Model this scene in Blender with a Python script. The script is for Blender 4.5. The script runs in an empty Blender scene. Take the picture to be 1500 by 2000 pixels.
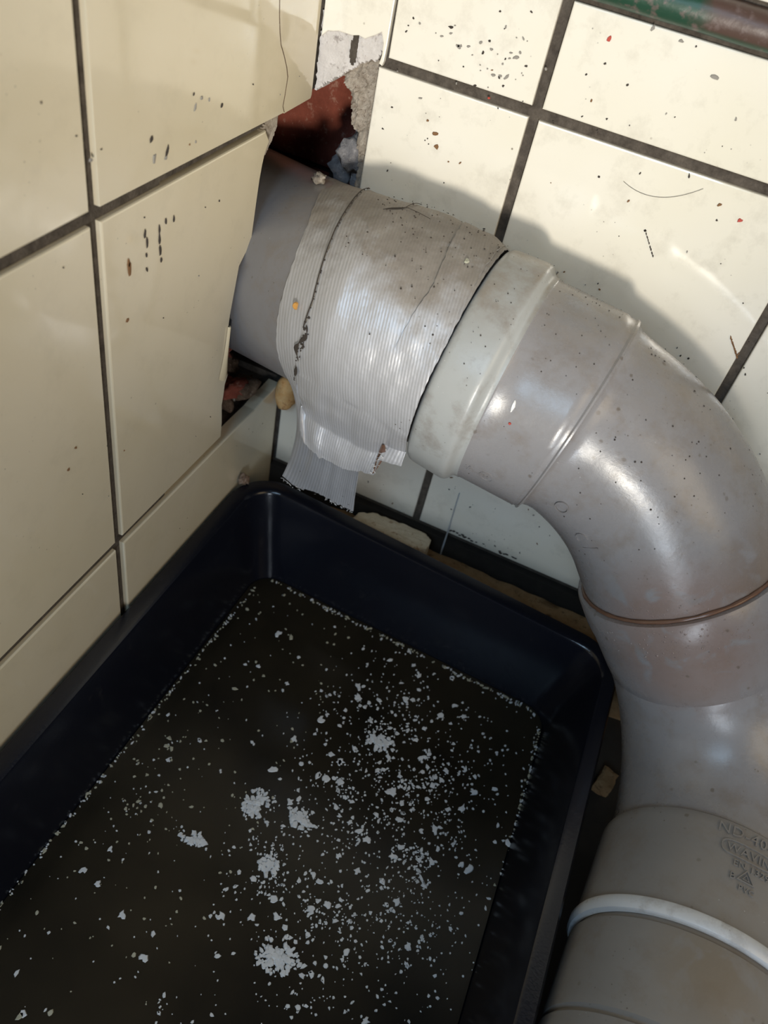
import bpy, math, random
import numpy as np
from mathutils import Vector, Matrix, noise
random.seed(7)
C = bpy.context.scene.collection
scene = bpy.context.scene

# ------------------------------------------------------------------ camera
cam_d = bpy.data.cameras.new('camera'); cam = bpy.data.objects.new('camera', cam_d); C.objects.link(cam)
scene.camera = cam
CAM = Vector((0.1601, -0.3475, 0.1280))
R = Matrix(((0.9041, 0.3893, 0.1763), (-0.3937, 0.5986, 0.6976), (0.1660, -0.7001, 0.6945)))
cam.matrix_world = Matrix.Translation(CAM) @ R.transposed().to_quaternion().to_matrix().to_4x4()
cam_d.sensor_fit = 'VERTICAL'; cam_d.sensor_height = 36; cam_d.lens = 1586/2000*36
cam_d.clip_start = .01; cam_d.clip_end = 20
cam_d.dof.use_dof = True; cam_d.dof.focus_distance = .345; cam_d.dof.aperture_fstop = 14.0

# ------------------------------------------------------------------ world and lights
w = bpy.data.worlds.new('world'); scene.world = w; w.use_nodes = True
bg = w.node_tree.nodes['Background']; bg.inputs[0].default_value = (.62, .72, 1, 1); bg.inputs[1].default_value = .07
def area(name, pos, target, sx, sy, power, col):
    l = bpy.data.lights.new(name, 'AREA'); l.shape = 'RECTANGLE'; l.size = sx; l.size_y = sy
    l.energy = power; l.color = col
    o = bpy.data.objects.new(name, l); C.objects.link(o)
    o.location = pos; o.rotation_euler = (Vector(target)-Vector(pos)).to_track_quat('-Z', 'Y').to_euler()
    return o
area('doorway_low_daylight', (.50, -.95, -.10), (.15, -.08, -.10), .12, .50, 2.9, (.80, .89, 1.0))
area('cool_fill_high', (.07, -.85, .50), (.12, 0, -.05), .30, .25, 2.5, (.50, .74, 1.0))  # added cool fill to lift the pipe's shadow on the right wall
def spot(name, pos, target, power, col, ang, size):
    l = bpy.data.lights.new(name, 'SPOT'); l.energy = power; l.color = col; l.spot_size = math.radians(ang); l.spot_blend = 1; l.shadow_soft_size = size
    o = bpy.data.objects.new(name, l); C.objects.link(o); o.location = pos
    o.rotation_euler = (Vector(target)-Vector(pos)).to_track_quat('-Z', 'Y').to_euler(); return o
spot('warm_key_spot', (.33, -.70, .005), (.075, 0, .060), 17, (1.0, .93, .81), 34, .035)  # added spot; its cone confines the warm key light to the upper wall
area('warm_fill_right', (.75, -.45, .36), (.19, 0, 0), .42, .42, 1.5, (1.0, .76, .44))  # unseen warm fill for the right side, wide to soften its glint
scene.view_settings.view_transform = 'Standard'; scene.view_settings.look = 'None'
scene.view_settings.gamma = 1; scene.view_settings.use_curve_mapping = False
scene.view_settings.exposure = 0.0

# ------------------------------------------------------------------ helpers
def tag(o, label=None, cat=None, group=None, kind=None):
    if label: o['label'] = label
    if cat: o['category'] = cat
    if group: o['group'] = group
    if kind: o['kind'] = kind
    return o
def empty(name, loc=(0, 0, 0)):
    o = bpy.data.objects.new(name, None); C.objects.link(o); o.location = loc; o.empty_display_size = .02
    return o
class MB:
    def __init__(s): s.v = []; s.f = []; s.mi = []
    def add(s, vs, fs, mi=0):
        n = len(s.v); s.v += [tuple(v) for v in vs]; s.f += [tuple(i+n for i in f) for f in fs]; s.mi += [mi]*len(fs)
    def box(s, x0, x1, y0, y1, z0, z1):
        s.add([(x0,y0,z0),(x1,y0,z0),(x1,y1,z0),(x0,y1,z0),(x0,y0,z1),(x1,y0,z1),(x1,y1,z1),(x0,y1,z1)],
              [(0,3,2,1),(4,5,6,7),(0,1,5,4),(1,2,6,5),(2,3,7,6),(3,0,4,7)])
    def loft(s, loops, closed=True, cap0=False, cap1=False):
        n = len(loops[0]); vs = [p for l in loops for p in l]; fs = []
        for i in range(len(loops)-1):
            for j in range(n if closed else n-1):
                k = (j+1) % n; fs.append((i*n+j, i*n+k, (i+1)*n+k, (i+1)*n+j))
        if cap0: fs.append(tuple(range(n-1, -1, -1)))
        if cap1: fs.append(tuple((len(loops)-1)*n+j for j in range(n)))
        s.add(vs, fs)
    def obj(s, name, mat, parent=None, smooth=False, angle=None):
        me = bpy.data.meshes.new(name); me.from_pydata(s.v, [], s.f); me.validate(); me.update()
        ms = mat if isinstance(mat, (list, tuple)) else [mat]
        for m in ms: me.materials.append(m)
        if len(ms) > 1:
            for p, k in zip(me.polygons, s.mi): p.material_index = k
        import bmesh
        b = bmesh.new(); b.from_mesh(me); bmesh.ops.recalc_face_normals(b, faces=b.faces); b.to_mesh(me); b.free()
        o = bpy.data.objects.new(name, me); C.objects.link(o)
        if smooth:
            for p in me.polygons: p.use_smooth = True
            if angle: 
                try: me.set_sharp_from_angle(angle=math.radians(angle))
                except Exception: pass
        if parent:
            o.parent = parent
            o.matrix_parent_inverse = Matrix.Translation(-world_loc(parent))
        return o
def world_loc(o):
    v = Vector((0,0,0))
    while o: v += o.location; o = o.parent if False else None
    return v

# ------------------------------------------------------------------ materials
class NM:
    def __init__(s, name):
        s.m = bpy.data.materials.new(name); s.m.use_nodes = True; s.t = s.m.node_tree; s.n = s.t.nodes
        s.b = s.n['Principled BSDF']; s.geo = s.n.new('ShaderNodeNewGeometry'); s.pos = s.geo.outputs['Position']
    def l(s, a, b): s.t.links.new(a, b)
    def noise(s, scale, detail=4, rough=.55, vec=None, dist=0):
        n = s.n.new('ShaderNodeTexNoise'); n.inputs['Scale'].default_value = scale; n.inputs['Detail'].default_value = detail
        n.inputs['Roughness'].default_value = rough; n.inputs['Distortion'].default_value = dist; s.l(vec or s.pos, n.inputs['Vector']); return n.outputs['Fac']
    def vor(s, scale, feat='F1', vec=None):
        n = s.n.new('ShaderNodeTexVoronoi'); n.feature = feat; n.inputs['Scale'].default_value = scale; s.l(vec or s.pos, n.inputs['Vector']); return n.outputs['Distance']
    def ramp(s, src, p0, p1, v0=0., v1=1.):
        n = s.n.new('ShaderNodeMapRange'); n.inputs['From Min'].default_value = p0; n.inputs['From Max'].default_value = p1
        n.inputs['To Min'].default_value = v0; n.inputs['To Max'].default_value = v1; n.clamp = True; s.l(src, n.inputs['Value']); return n.outputs[0]
    def math(s, op, a, b=None):
        n = s.n.new('ShaderNodeMath'); n.operation = op
        for i, x in enumerate((a, b)):
            if x is None: continue
            if isinstance(x, (int, float)): n.inputs[i].default_value = x
            else: s.l(x, n.inputs[i])
        return n.outputs[0]
    def mix(s, fac, a, b):
        n = s.n.new('ShaderNodeMix'); n.data_type = 'RGBA'
        for sock, x in ((n.inputs[0], fac), (n.inputs[6], a), (n.inputs[7], b)):
            if isinstance(x, (int, float)): sock.default_value = x
            elif isinstance(x, tuple): sock.default_value = (*x, 1)
            else: s.l(x, sock)
        return n.outputs[2]
    def near(s, c, r0, r1):
        n = s.n.new('ShaderNodeVectorMath'); n.operation = 'DISTANCE'; s.l(s.pos, n.inputs[0]); n.inputs[1].default_value = c
        return s.ramp(n.outputs['Value'], r0, r1, 1, 0)
    def bump(s, h, strength, dist=.001, prev=None):
        n = s.n.new('ShaderNodeBump'); n.inputs['Strength'].default_value = strength; n.inputs['Distance'].default_value = dist
        s.l(h, n.inputs['Height'])
        if prev: s.l(prev, n.inputs['Normal'])
        s.l(n.outputs[0], s.b.inputs['Normal']); return n.outputs[0]
    def set(s, col=None, rough=None, metal=None, spec=None, coat=None, coat_rough=None):
        for k, v in (('Base Color', col), ('Roughness', rough), ('Metallic', metal), ('Specular IOR Level', spec), ('Coat Weight', coat), ('Coat Roughness', coat_rough)):
            if v is None: continue
            if isinstance(v, tuple): s.b.inputs[k].default_value = (*v, 1)
            elif isinstance(v, (int, float)): s.b.inputs[k].default_value = v
            else: s.l(v, s.b.inputs[k])
        return s.m
def tile_mat(name, base, dirt, spots):
    m = NM(name)
    tint = m.mix(m.ramp(m.noise(9, 3), .35, .7), base, tuple(c*k for c, k in zip(base, (.93, .92, .86))))
    smear = m.math('MULTIPLY', m.ramp(m.noise(60, 6, .7), .52, .75), dirt)
    c = m.mix(smear, tint, (.30, .26, .19))
    sp = m.math('MULTIPLY', m.ramp(m.vor(300), .05, .11, 1, 0), m.ramp(m.noise(38, 3), .56, .64))
    c = m.mix(m.math('MULTIPLY', sp, spots), c, (.06, .05, .04))
    sp2 = m.math('MULTIPLY', m.ramp(m.vor(110), .035, .07, 1, 0), m.ramp(m.noise(17, 2), .56, .62))
    c = m.mix(m.math('MULTIPLY', sp2, spots*.8), c, (.11, .07, .03))
    m.bump(m.noise(26, 2), .25, .0012)
    rough = m.ramp(m.noise(45, 5), .3, .8, .06, .16)
    return m.set(c, rough, spec=.7, coat=.3, coat_rough=.05)
M = {}
M['tile_left'] = tile_mat('cream_glazed_tile', (.73, .65, .49), .12, .45)
M['tile_right'] = tile_mat('white_glazed_tile_dusty', (.84, .80, .71), .28, 1.0)
m = NM('grout'); c = m.mix(m.ramp(m.noise(220, 6, .7), .3, .7), (.050, .041, .033), (.125, .105, .085)); m.bump(m.noise(900, 4), .6, .001); M['grout'] = m.set(c, .95, spec=.2)
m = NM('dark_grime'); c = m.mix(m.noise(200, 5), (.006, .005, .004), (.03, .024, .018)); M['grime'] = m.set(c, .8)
def rough_mat(name, a, b, c3, sc=260, bs=.9):
    m = NM(name); c = m.mix(m.ramp(m.noise(sc, 8, .75), .35, .65), a, b); c = m.mix(m.ramp(m.noise(sc*2.3, 5, .7), .56, .68), c, c3)
    m.bump(m.noise(sc*2, 8, .75), bs, .002); return m.set(c, .95, spec=.15)
M['mortar'] = rough_mat('rough_mortar', (.42, .35, .28), (.62, .55, .46), (.22, .16, .12))
M['grey_mortar'] = rough_mat('grey_mortar', (.30, .29, .30), (.48, .46, .47), (.65, .62, .60))
M['plaster'] = rough_mat('white_tile_bedding', (.62, .58, .55), (.74, .70, .67), (.36, .32, .30), 140, .6)
M['brick'] = rough_mat('red_brick', (.20, .055, .035), (.30, .085, .055), (.42, .22, .16), 120, .4)
M['rubble'] = rough_mat('brown_rubble', (.12, .07, .045), (.25, .17, .11), (.38, .28, .2), 300)
M['ledge'] = rough_mat('stained_cement_ledge', (.30, .17, .075), (.44, .28, .14), (.12, .07, .035), 90, .5)
M['foam'] = rough_mat('orange_cream_filler', (.78, .40, .14), (.85, .58, .28), (.45, .14, .05), 160, .5)
M['chunk'] = rough_mat('cream_plaster_chunk', (.50, .42, .29), (.62, .53, .39), (.28, .17, .09), 110, .4)
M['rust'] = rough_mat('rusty_crumb', (.30, .14, .07), (.62, .48, .36), (.8, .7, .6), 600)
m = NM('floor_dirt'); M['floor'] = m.set(m.mix(m.noise(60, 6), (.02, .017, .013), (.07, .055, .04)), .8)
G_PIPE = (.27, .262, .268)
def bigc(c): return tuple(a*1.0875+b for a, b in zip(c, (-.0140, .0304, -.0112)))
def pipe_mat(name, base=G_PIPE, stains=(), rough=(.26, .42), dust=.5, zdust=-.03):
    m = NM(name)
    c = m.mix(m.ramp(m.noise(30, 4), .35, .7), base, tuple(k*.90 for k in base))
    c = m.mix(m.math('MULTIPLY', m.ramp(m.noise(75, 7, .7), .50, .70), .55), c, (.19, .155, .125))
    for cen, r0, r1, col, amt in stains:
        f = m.math('MULTIPLY', m.near(bigc(cen), r0*1.09, r1*1.09), m.ramp(m.noise(70, 4, .55, dist=.6), .34, .46))
        c = m.mix(m.math('MULTIPLY', f, amt), c, col)
    # settled dust on the upward side
    sx = m.n.new('ShaderNodeSeparateXYZ'); m.l(m.geo.outputs['Normal'], sx.inputs[0])
    up = m.math('MULTIPLY', m.ramp(sx.outputs[2], .70, .95), m.ramp(m.noise(55, 6, .7), .35, .6))
    c = m.mix(m.math('MULTIPLY', up, dust), c, (.27, .225, .175))
    sp = m.math('MULTIPLY', m.ramp(m.vor(330), .05, .12, 1, 0), m.ramp(m.noise(33, 3), .53, .60))
    c = m.mix(m.math('MULTIPLY', sp, .85), c, (.07, .05, .035))
    sp = m.math('MULTIPLY', m.ramp(m.math('ADD', m.vor(125), m.math('MULTIPLY', m.noise(500, 3), .16)), .15, .21, 1, 0), m.ramp(m.noise(24, 3), .50, .58))
    c = m.mix(m.math('MULTIPLY', sp, .6), c, (.11, .085, .06))
    sp = m.math('MULTIPLY', m.ramp(m.vor(420), .03, .08, 1, 0), m.ramp(m.noise(41, 3), .60, .66))
    c = m.mix(m.math('MULTIPLY', sp, .8), c, (.75, .74, .72))
    m.bump(m.noise(240, 6, .7), .10, .001)
    return m.set(c, m.ramp(m.noise(90, 6, .7), .3, .7, *rough), spec=.5)
M['pipe'] = pipe_mat('grey_pvc', (.22, .214, .22), dust=.45)
M['pipe_light'] = pipe_mat('light_grey_pvc_collar', (.40, .41, .40), rough=(.28, .4), dust=.85)
GLUE = (.24, .155, .12)
M['pipe_elbow'] = pipe_mat('grey_pvc_elbow', stains=[((.262, -.105, -.070), .020, .040, (.20, .155, .125), .8), ((.224, -.118, -.094), .014, .034, GLUE, .62)], rough=(.20, .34), dust=.45)
M['pipe_lower'] = pipe_mat('grey_pvc_lower', stains=[((.232, -.118, -.104), .016, .036, GLUE, .62), ((.262, -.10, -.118), .006, .018, (.16, .12, .12), .7)], rough=(.22, .36), dust=.15)
M['pipe_socket'] = pipe_mat('grey_pvc_socket', (.25, .24, .23), stains=[((.27, -.212, -.134), .006, .024, (.20, .15, .09), .6)], rough=(.42, .6), dust=.25)
M['ring'] = pipe_mat('pale_grey_lip', (.62, .64, .66), rough=(.25, .4), dust=.15)
M['seal'] = NM('brown_glue').set((.16, .085, .055), .25)
M['black'] = NM('black_rubber').set((.012, .012, .013), .5)
m = NM('silver_duct_tape')
tc = m.n.new('ShaderNodeAttribute'); tc.attribute_name = 'rib'
rib = m.math('SINE', m.math('MULTIPLY', tc.outputs['Fac'], 2*math.pi/.00118))
c = m.mix(m.ramp(rib, -.6, 1), (.43, .43, .44), (.53, .53, .55))
sx = m.n.new('ShaderNodeSeparateXYZ'); m.l(m.geo.outputs['Normal'], sx.inputs[0])
dirtm = m.ramp(m.math('ADD', m.math('MULTIPLY', m.math('ABSOLUTE', sx.outputs[2]), .62), m.math('MULTIPLY', m.noise(42, 6, .65), .75)), .72, .92)
c = m.mix(m.math('MULTIPLY', dirtm, .9), c, m.mix(m.noise(110, 6, .7), (.13, .10, .075), (.33, .30, .255)))
sp = m.math('MULTIPLY', m.ramp(m.vor(260), .04, .11, 1, 0), m.ramp(m.noise(36, 3), .56, .62))
c = m.mix(sp, c, (.08, .06, .045))
b1 = m.bump(m.ramp(rib, -1, 1), .22, .0002); m.bump(m.noise(48, 4, .6), .55, .0022, b1)
M['tape'] = m.set(c, m.ramp(dirtm, 0, 1, .40, .68), metal=m.ramp(dirtm, 0, 1, .28, .03), spec=.5)
M['tape_fray'] = NM('frayed_tape_thread').set((.8, .8, .8), .4, .3)
m = NM('black_tray_plastic'); c = m.mix(m.ramp(m.noise(120, 6, .7), .6, .75), (.006, .007, .012), (.018, .018, .022)); m.bump(m.noise(700, 3), .15, .0004)
M['tray'] = m.set(c, .22, spec=.5)
m = NM('murky_water'); c = m.mix(m.ramp(m.noise(14, 4), .35, .7), (.016, .014, .010), (.045, .037, .024))
m.bump(m.noise(22, 2), .05, .001); M['water'] = m.set(c, .16, spec=.4); m.b.inputs['IOR'].default_value = 1.33
m.b.inputs['Transmission Weight'].default_value = .35
m = NM('white_flake'); M['flake'] = m.set(m.mix(m.noise(300, 4), (.48, .52, .57), (.75, .78, .80)), .8)
m = NM('yellowish_flake'); M['flake_tan'] = m.set(m.mix(m.noise(300, 4), (.30, .30, .21), (.5, .49, .40)), .8)
M['speck'] = NM('dark_speck').set((.045, .035, .028), .9)
M['speck_brown'] = NM('brown_speck').set((.20, .10, .04), .8)
M['speck_red'] = NM('red_speck').set((.45, .05, .03), .6)
M['speck_grey'] = NM('grey_chip').set((.28, .26, .23), .9)
M['speck_white'] = NM('white_paint_chip').set((.85, .85, .83), .6)
M['amber'] = NM('amber_crumb').set((.55, .27, .06), .4)
m = NM('green_brown_glaze'); sx = m.n.new('ShaderNodeSeparateXYZ'); m.l(m.pos, sx.inputs[0])
f = m.ramp(m.math('ADD', sx.outputs[0], m.math('MULTIPLY', m.noise(50, 3, .5), .03)), .157, .163)
f = m.math('MULTIPLY', f, m.ramp(sx.outputs[2], .0675, .0690))
c = m.mix(f, (.012, .055, .03), (.085, .05, .038)); c = m.mix(m.ramp(m.noise(260, 5), .55, .7), c, (.14, .10, .09)); m.bump(m.noise(140, 4), .3, .001)
M['trim'] = m.set(c, .42, spec=.6)
m = NM('clear_drip'); m.b.inputs['Transmission Weight'].default_value = .6; M['drip'] = m.set((.75, .78, .8), .12)
M['gluedrip'] = NM('yellowed_glue').set((.66, .56, .38), .2, spec=.6)

# ------------------------------------------------------------------ walls
TH = .007
def tile(parent, plane, pts, mat, name='tile', front=0., bev=.0007):
    """pts: outline in (a,z); plane 'L' -> x=front, a is y; plane 'R' -> y=front, a is x"""
    n = len(pts); P2 = [Vector(p) for p in pts]
    ar = sum(P2[i].x*P2[(i+1) % n].y-P2[(i+1) % n].x*P2[i].y for i in range(n))
    if ar < 0: P2.reverse()
    def inset(d):
        out = []
        for i in range(n):
            a, b, c_ = P2[i-1], P2[i], P2[(i+1) % n]
            e1 = (b-a).normalized(); e2 = (c_-b).normalized()
            n1 = Vector((-e1.y, e1.x)); n2 = Vector((-e2.y, e2.x)); nn = (n1+n2)
            if nn.length < .3: nn = n1
            nn.normalize(); k = max(.5, nn.dot(n1)); out.append(b+nn*(d/k))
        return out
    def put(l, dep):
        if plane == 'L': return [(front-dep, p.x, p.y) for p in l]
        return [(p.x, front+dep, p.y) for p in l]
    mb = MB(); mb.loft([put(P2, TH), put(P2, bev), put(inset(bev*.3), bev*.3), put(inset(bev), 0)], cap0=True, cap1=True)
    return mb.obj(name, mat, parent)
def rect(a0, a1, z0, z1): return [(a0, z0), (a1, z0), (a1, z1), (a0, z1)]
def jag(p, q, n, amp):
    out = []
    for i in range(1, n):
        t = i/n; out.append((p[0]+(q[0]-p[0])*t+random.uniform(-amp, amp), p[1]+(q[1]-p[1])*t+random.uniform(-amp, amp)))
    return out
g = .0025; MZ = .152; GR = .0022     # half joint, row height, grout depth
wl = empty('wall_left', (0, -.35, .1)); tag(wl, kind='structure')
wr = empty('wall_right', (.35, 0, .1)); tag(wr, kind='structure')
mb = MB()
mb.box(-.10, -GR, -.85, -.040, -.0015, .46); mb.box(-.10, -GR, -.042, .12, .0030, .46)
mb.box(-.10, -GR, -.85, -.112, -.1560, -.0015); mb.box(-.10, -GR, -.85, .12, -.30, -.1562)
mb.obj('grout_bed', M['grout'], wl)
cols = [0, -.1496, -.2992, -.4488, -.5984, -.748]
rows = [-.304, -.152, 0, .152, .304, .456]
for i in range(5):
    for j in range(5):
        a1, a0 = cols[i]-(g if i else .0004), cols[i+1]+g; z0, z1 = rows[j]+g, rows[j+1]-g
        if i == 0 and j == 1:
            broken = [(-.0400, -.0030), (-.0365, -.0075), (-.0396, -.0119), (-.0412, -.0165), (-.0425, -.0219), (-.0438, -.030), (-.0452, -.040), (-.0467, -.0507), (-.0512, -.0530),
                      (-.0559, -.0568), (-.0580, -.0650), (-.0601, -.0729), (-.0617, -.0790), (-.0626, -.0851), (-.0638, -.0925), (-.0633, -.0989), (-.0622, -.1075), (-.0610, -.1130), (-.0632, -.1170), (-.0640, -.1230), (-.0652, -.1285), (-.0644, -.1400), (-.0648, z0)]
            pts = [(a0, z0)]+broken[::-1]+[(-.0400, z1), (a0, z1)]
            tile(wl, 'L', pts, M['tile_left'])
        elif i == 0 and j == 2:
            cr = [(-.0255, .0012), (-.0272, .0040), (-.0262, .0085), (-.0251, .0150), (-.0268, .0190), (-.0300, .0240), (-.0334, .0285), (-.0350, .0330), (-.0365, .0390), (-.039, .055), (-.041, .08), (-.043, .12), (-.044, z1)]
            tile(wl, 'L', [(a0, z0)]+[(x-.00025, z) for x, z in cr]+[(a0, z1)], M['tile_left'], bev=.00008)
            tile(wl, 'L', [(-.0255, .0008), (-.0012, .0012), (-.0004, .0026), (-.0006, z1), (-.0440, z1)]+[(x+.00025, z) for x, z in cr[::-1][1:]], M['tile_left'], bev=.00008)
        elif i == 0 and j == 0:
            tile(wl, 'L', [(a0, z0), (-.0022, z0), (-.0022, -.1530), (-.012, -.1536), (-.02, -.1533), (-.0300, -.1545), (-.045, -.1541), (a0, -.1541)], M['tile_left'], front=.0003)
        else: tile(wl, 'L', rect(a0, a1, z0, z1), M['tile_left'])
# right wall
mb = MB()
mb.box(.0285, .85, GR, .12, -.30, .46); mb.box(-.12, .0287, .0035, .12, .0235, .46); mb.box(-.12, .0287, GR, .12, -.30, -.152)
mb.obj('grout_bed', M['grout'], wr)
xs = [0, .0317, .0978, .216, .334, .452, .57, .688, .806]
g2 = .0022
zr = [-.2113, -.128, .024, .0665]
for i in range(8):
    for j in range(3):
        x0, x1 = xs[i]+(g2 if i else .0012), xs[i+1]-g2; z0, z1 = zr[j]+(.0022 if j else 0), zr[j+1]-.0022
        if i == 0:
            if j == 0: tile(wr, 'R', [(.0018, z0), (x1, z0), (x1, -.1480)]+jag((x1, -.148), (.0018, -.1515), 6, .0012)+[(.0018, -.1520)], M['tile_right'])
            if j == 2:
                edge = [(.0012, .0262), (.0039, .0289), (.0063, .0293), (.0086, .0300), (.0118, .0300), (.0150, .0300), (.0178, .0308), (.0207, .0303), (.0226, .0315), (.0250, .0328), (.0276, .0346), (.0290, .0310), (.0292, .0265), (.0285, .0230), (.0300, .0225), (.0305, .0243)]
                tile(wr, 'R', edge+[(.0308, .0300), (.0312, zr[3]-.0005), (.0012, zr[3]-.0005)], M['tile_right'], bev=.0004)
            continue
        if i == 1 and j == 1: x0 = .0287
        if i == 1 and j == 2: x0 = .0322
        tile(wr, 'R', rect(x0, x1, z0, z1), M['tile_right'])
for i in range(8):                                    # the row above the trim, and its join
    x0, x1 = xs[i]+g2, xs[i+1]-g2
    for z0, z1 in ((.0800, .2320), (.2362, .3882)): tile(wr, 'R', rect(x0, x1, z0, z1), M['tile_right'])
# glazed trim moulding
tr = MB(); ls = []
for x in np.linspace(.001, .80, 161):
    l = []
    for k in range(13):
        t = math.pi*k/12; wob = .0003*noise.noise(Vector((x*70, t*2, 3)))
        l.append((x, .001-(.0075+wob)*math.sin(t)**.7, .0724-(.0061+wob)*math.cos(t)))
    l += [(x, .006, .0785), (x, .006, .0663)]
    ls.append(l)
tr.loft(ls, cap0=True, cap1=True)
tag(tr.obj('trim_1', M['trim'], None, True, 50), 'dark green and brown glazed border moulding across the right wall', kind='structure')

ck = [(-.0255, .0012), (-.0272, .0040), (-.0262, .0085), (-.0251, .0150), (-.0268, .0190), (-.0300, .0240), (-.0334, .0285), (-.0350, .0330), (-.0365, .0390), (-.039, .055), (-.041, .08), (-.043, .12), (-.044, .14)]
mb = MB(); mb.loft([[(-.0012, y-.0006, z), (.00006, y-.00022, z), (.00006, y+.00022, z), (-.0012, y+.0006, z)] for y, z in ck], closed=False)
tag(mb.obj('crack', M['rubble'], wl), 'thin brown crack through the tile beside the corner')
# rough lumps
def lump(name, mat, parent, cen, rad, seed, amp=.35, sub=3, frq=2.2, flat=None, smooth=True):
    import bmesh
    b = bmesh.new(); bmesh.ops.create_icosphere(b, subdivisions=sub, radius=1)
    for v in b.verts:
        d = v.co.copy(); k = 1+amp*noise.fractal(d*frq+Vector((seed, seed*1.7, 0)), 1.0, 2.0, 4)
        v.co = Vector((d.x*rad[0]*k, d.y*rad[1]*k, d.z*rad[2]*k))
        if flat is not None: v.co.z = max(v.co.z, flat)
    me = bpy.data.meshes.new(name)
    if parent: bmesh.ops.translate(b, verts=b.verts, vec=Vector(cen))
    b.to_mesh(me); b.free(); me.materials.append(mat)
    if smooth:
        for p in me.polygons: p.use_smooth = True
    o = bpy.data.objects.new(name, me); C.objects.link(o)
    if parent: o.parent = parent; o.matrix_parent_inverse = Matrix.Translation(-parent.location)
    else: o.location = cen
    return o
def relief(name, mat, parent, outline, y, amp, thick, seed, frq=170, step=.0009, plane='R'):
    """a rough-faced slab filling an outline on a wall plane"""
    xs_ = [p[0] for p in outline]; zs_ = [p[1] for p in outline]
    def inside(x, z):
        r = False; j = len(outline)-1
        for i in range(len(outline)):
            xi, zi = outline[i]; xj, zj = outline[j]
            if (zi > z) != (zj > z) and x < (xj-xi)*(z-zi)/(zj-zi)+xi: r = not r
            j = i
        return r
    nx = int((max(xs_)-min(xs_))/step)+1; nz = int((max(zs_)-min(zs_))/step)+1
    cell = {(i, j) for i in range(nx) for j in range(nz) if inside(min(xs_)+(i+.5)*step, min(zs_)+(j+.5)*step)}
    idx = {}; vs = []; fs = []
    def vid(i, j, back):
        k = (i, j, back)
        if k not in idx:
            x = min(xs_)+i*step; z = min(zs_)+j*step
            jx = noise.noise(Vector((x*900, z*900, seed)))*step*.8; jz = noise.noise(Vector((x*900, z*900, seed+9)))*step*.8
            d = y+(thick if back else amp*noise.fractal(Vector((x*frq, z*frq, seed)), 1, 2, 5))
            idx[k] = len(vs); vs.append((x+jx, d, z+jz) if plane == 'R' else (-d, x+jx, z+jz))
        return idx[k]
    for (i, j) in cell:
        fs.append((vid(i, j, 0), vid(i+1, j, 0), vid(i+1, j+1, 0), vid(i, j+1, 0)))
        for di, dj, a, b_ in ((-1, 0, (i, j+1), (i, j)), (1, 0, (i+1, j), (i+1, j+1)), (0, -1, (i, j), (i+1, j)), (0, 1, (i+1, j+1), (i, j+1))):
            if (i+di, j+dj) not in cell: fs.append((vid(*a, 0), vid(*b_, 0), vid(*b_, 1), vid(*a, 1)))
    mb = MB(); mb.add(vs, fs); return mb.obj(name, mat, parent, False)
# cavity bricks
def brick(parent, x0, x1, y0, y1, z0, z1):
    import bmesh
    mb = MB(); n = 6; 
    b = bmesh.new(); bmesh.ops.create_cube(b, size=1)
    bmesh.ops.subdivide_edges(b, edges=b.edges[:], cuts=5, use_grid_fill=True)
    for v in b.verts:
        p = Vector((x0+(v.co.x+.5)*(x1-x0), y0+(v.co.y+.5)*(y1-y0), z0+(v.co.z+.5)*(z1-z0)))
        e = sum(abs(abs(t)-.5) < .01 for t in v.co)
        c_ = Vector(((x0+x1)/2, (y0+y1)/2, (z0+z1)/2))
        p += (c_-p).normalized()*(.0012 if e > 1 else 0)+Vector((noise.noise(p*90), noise.noise(p*95+Vector((3, 0, 0))), noise.noise(p*85+Vector((0, 5, 0)))))*.0014
        v.co = p
    me = bpy.data.meshes.new('brick'); b.to_mesh(me); b.free(); me.materials.append(M['brick'])
    for p in me.polygons: p.use_smooth = True
    o = bpy.data.objects.new('brick', me); C.objects.link(o); o.parent = parent; o.matrix_parent_inverse = Matrix.Translation(-parent.location); return o
for (x0, x1) in ((-.115, -.060), (-.056, .040)): brick(wr, x0, x1, .052, .085, -.050, .014)
for (x0, x1) in ((-.085, -.012), (-.008, .040)): brick(wr, x0, x1, .052, .085, -.100, -.054)
for (x0, x1) in ((-.115, -.045), (-.041, .040)): brick(wr, x0, x1, .052, .085, -.150, -.104)
for z0, z1 in ((-.150, -.104), (-.100, -.054), (-.050, -.004)): brick(wl, -.13, -.085, -.115, -.02, z0, z1); brick(wl, -.13, -.085, -.016, .03, z0, z1)
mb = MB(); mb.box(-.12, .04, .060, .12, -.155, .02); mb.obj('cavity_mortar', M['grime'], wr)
relief('tile_bedding', M['plaster'], wr, [(.0004, .0042), (.0040, .0072), (.0067, .0096), (.0122, .0137), (.0165, .0175), (.0195, .0205), (.0271, .0240), (.0298, .030), (.0298, .036), (.0004, .036)], .0013, .0005, .007, 3)
relief('groove', M['grout'], wr, [(.0152, .0196), (.0170, .0190), (.0180, .0215), (.0180, .0315), (.0153, .0315), (.0147, .0240)], .0006, .0003, .004, 5, step=.0006)
relief('mortar_patch', M['mortar'], wr, [(.0110, .0135), (.0165, .0190), (.0200, .0250), (.0290, .0265), (.0290, .0100), (.0292, -.0240), (.0292, -.0400), (.0262, -.0400), (.0240, -.0150), (.0222, -.0080), (.0190, -.0060), (.0175, .0010), (.0160, .0060), (.0135, .0106)], .0042, .0030, .022, 11, step=.0007)
relief('mortar_patch', M['grey_mortar'], wr, [(.0170, .0005), (.0200, -.0050), (.0235, -.012), (.0285, -.020), (.0288, -.045), (.0200, -.045), (.0190, -.035), (.0185, -.02)], .0125, .0022, .016, 17, step=.0009)
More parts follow.
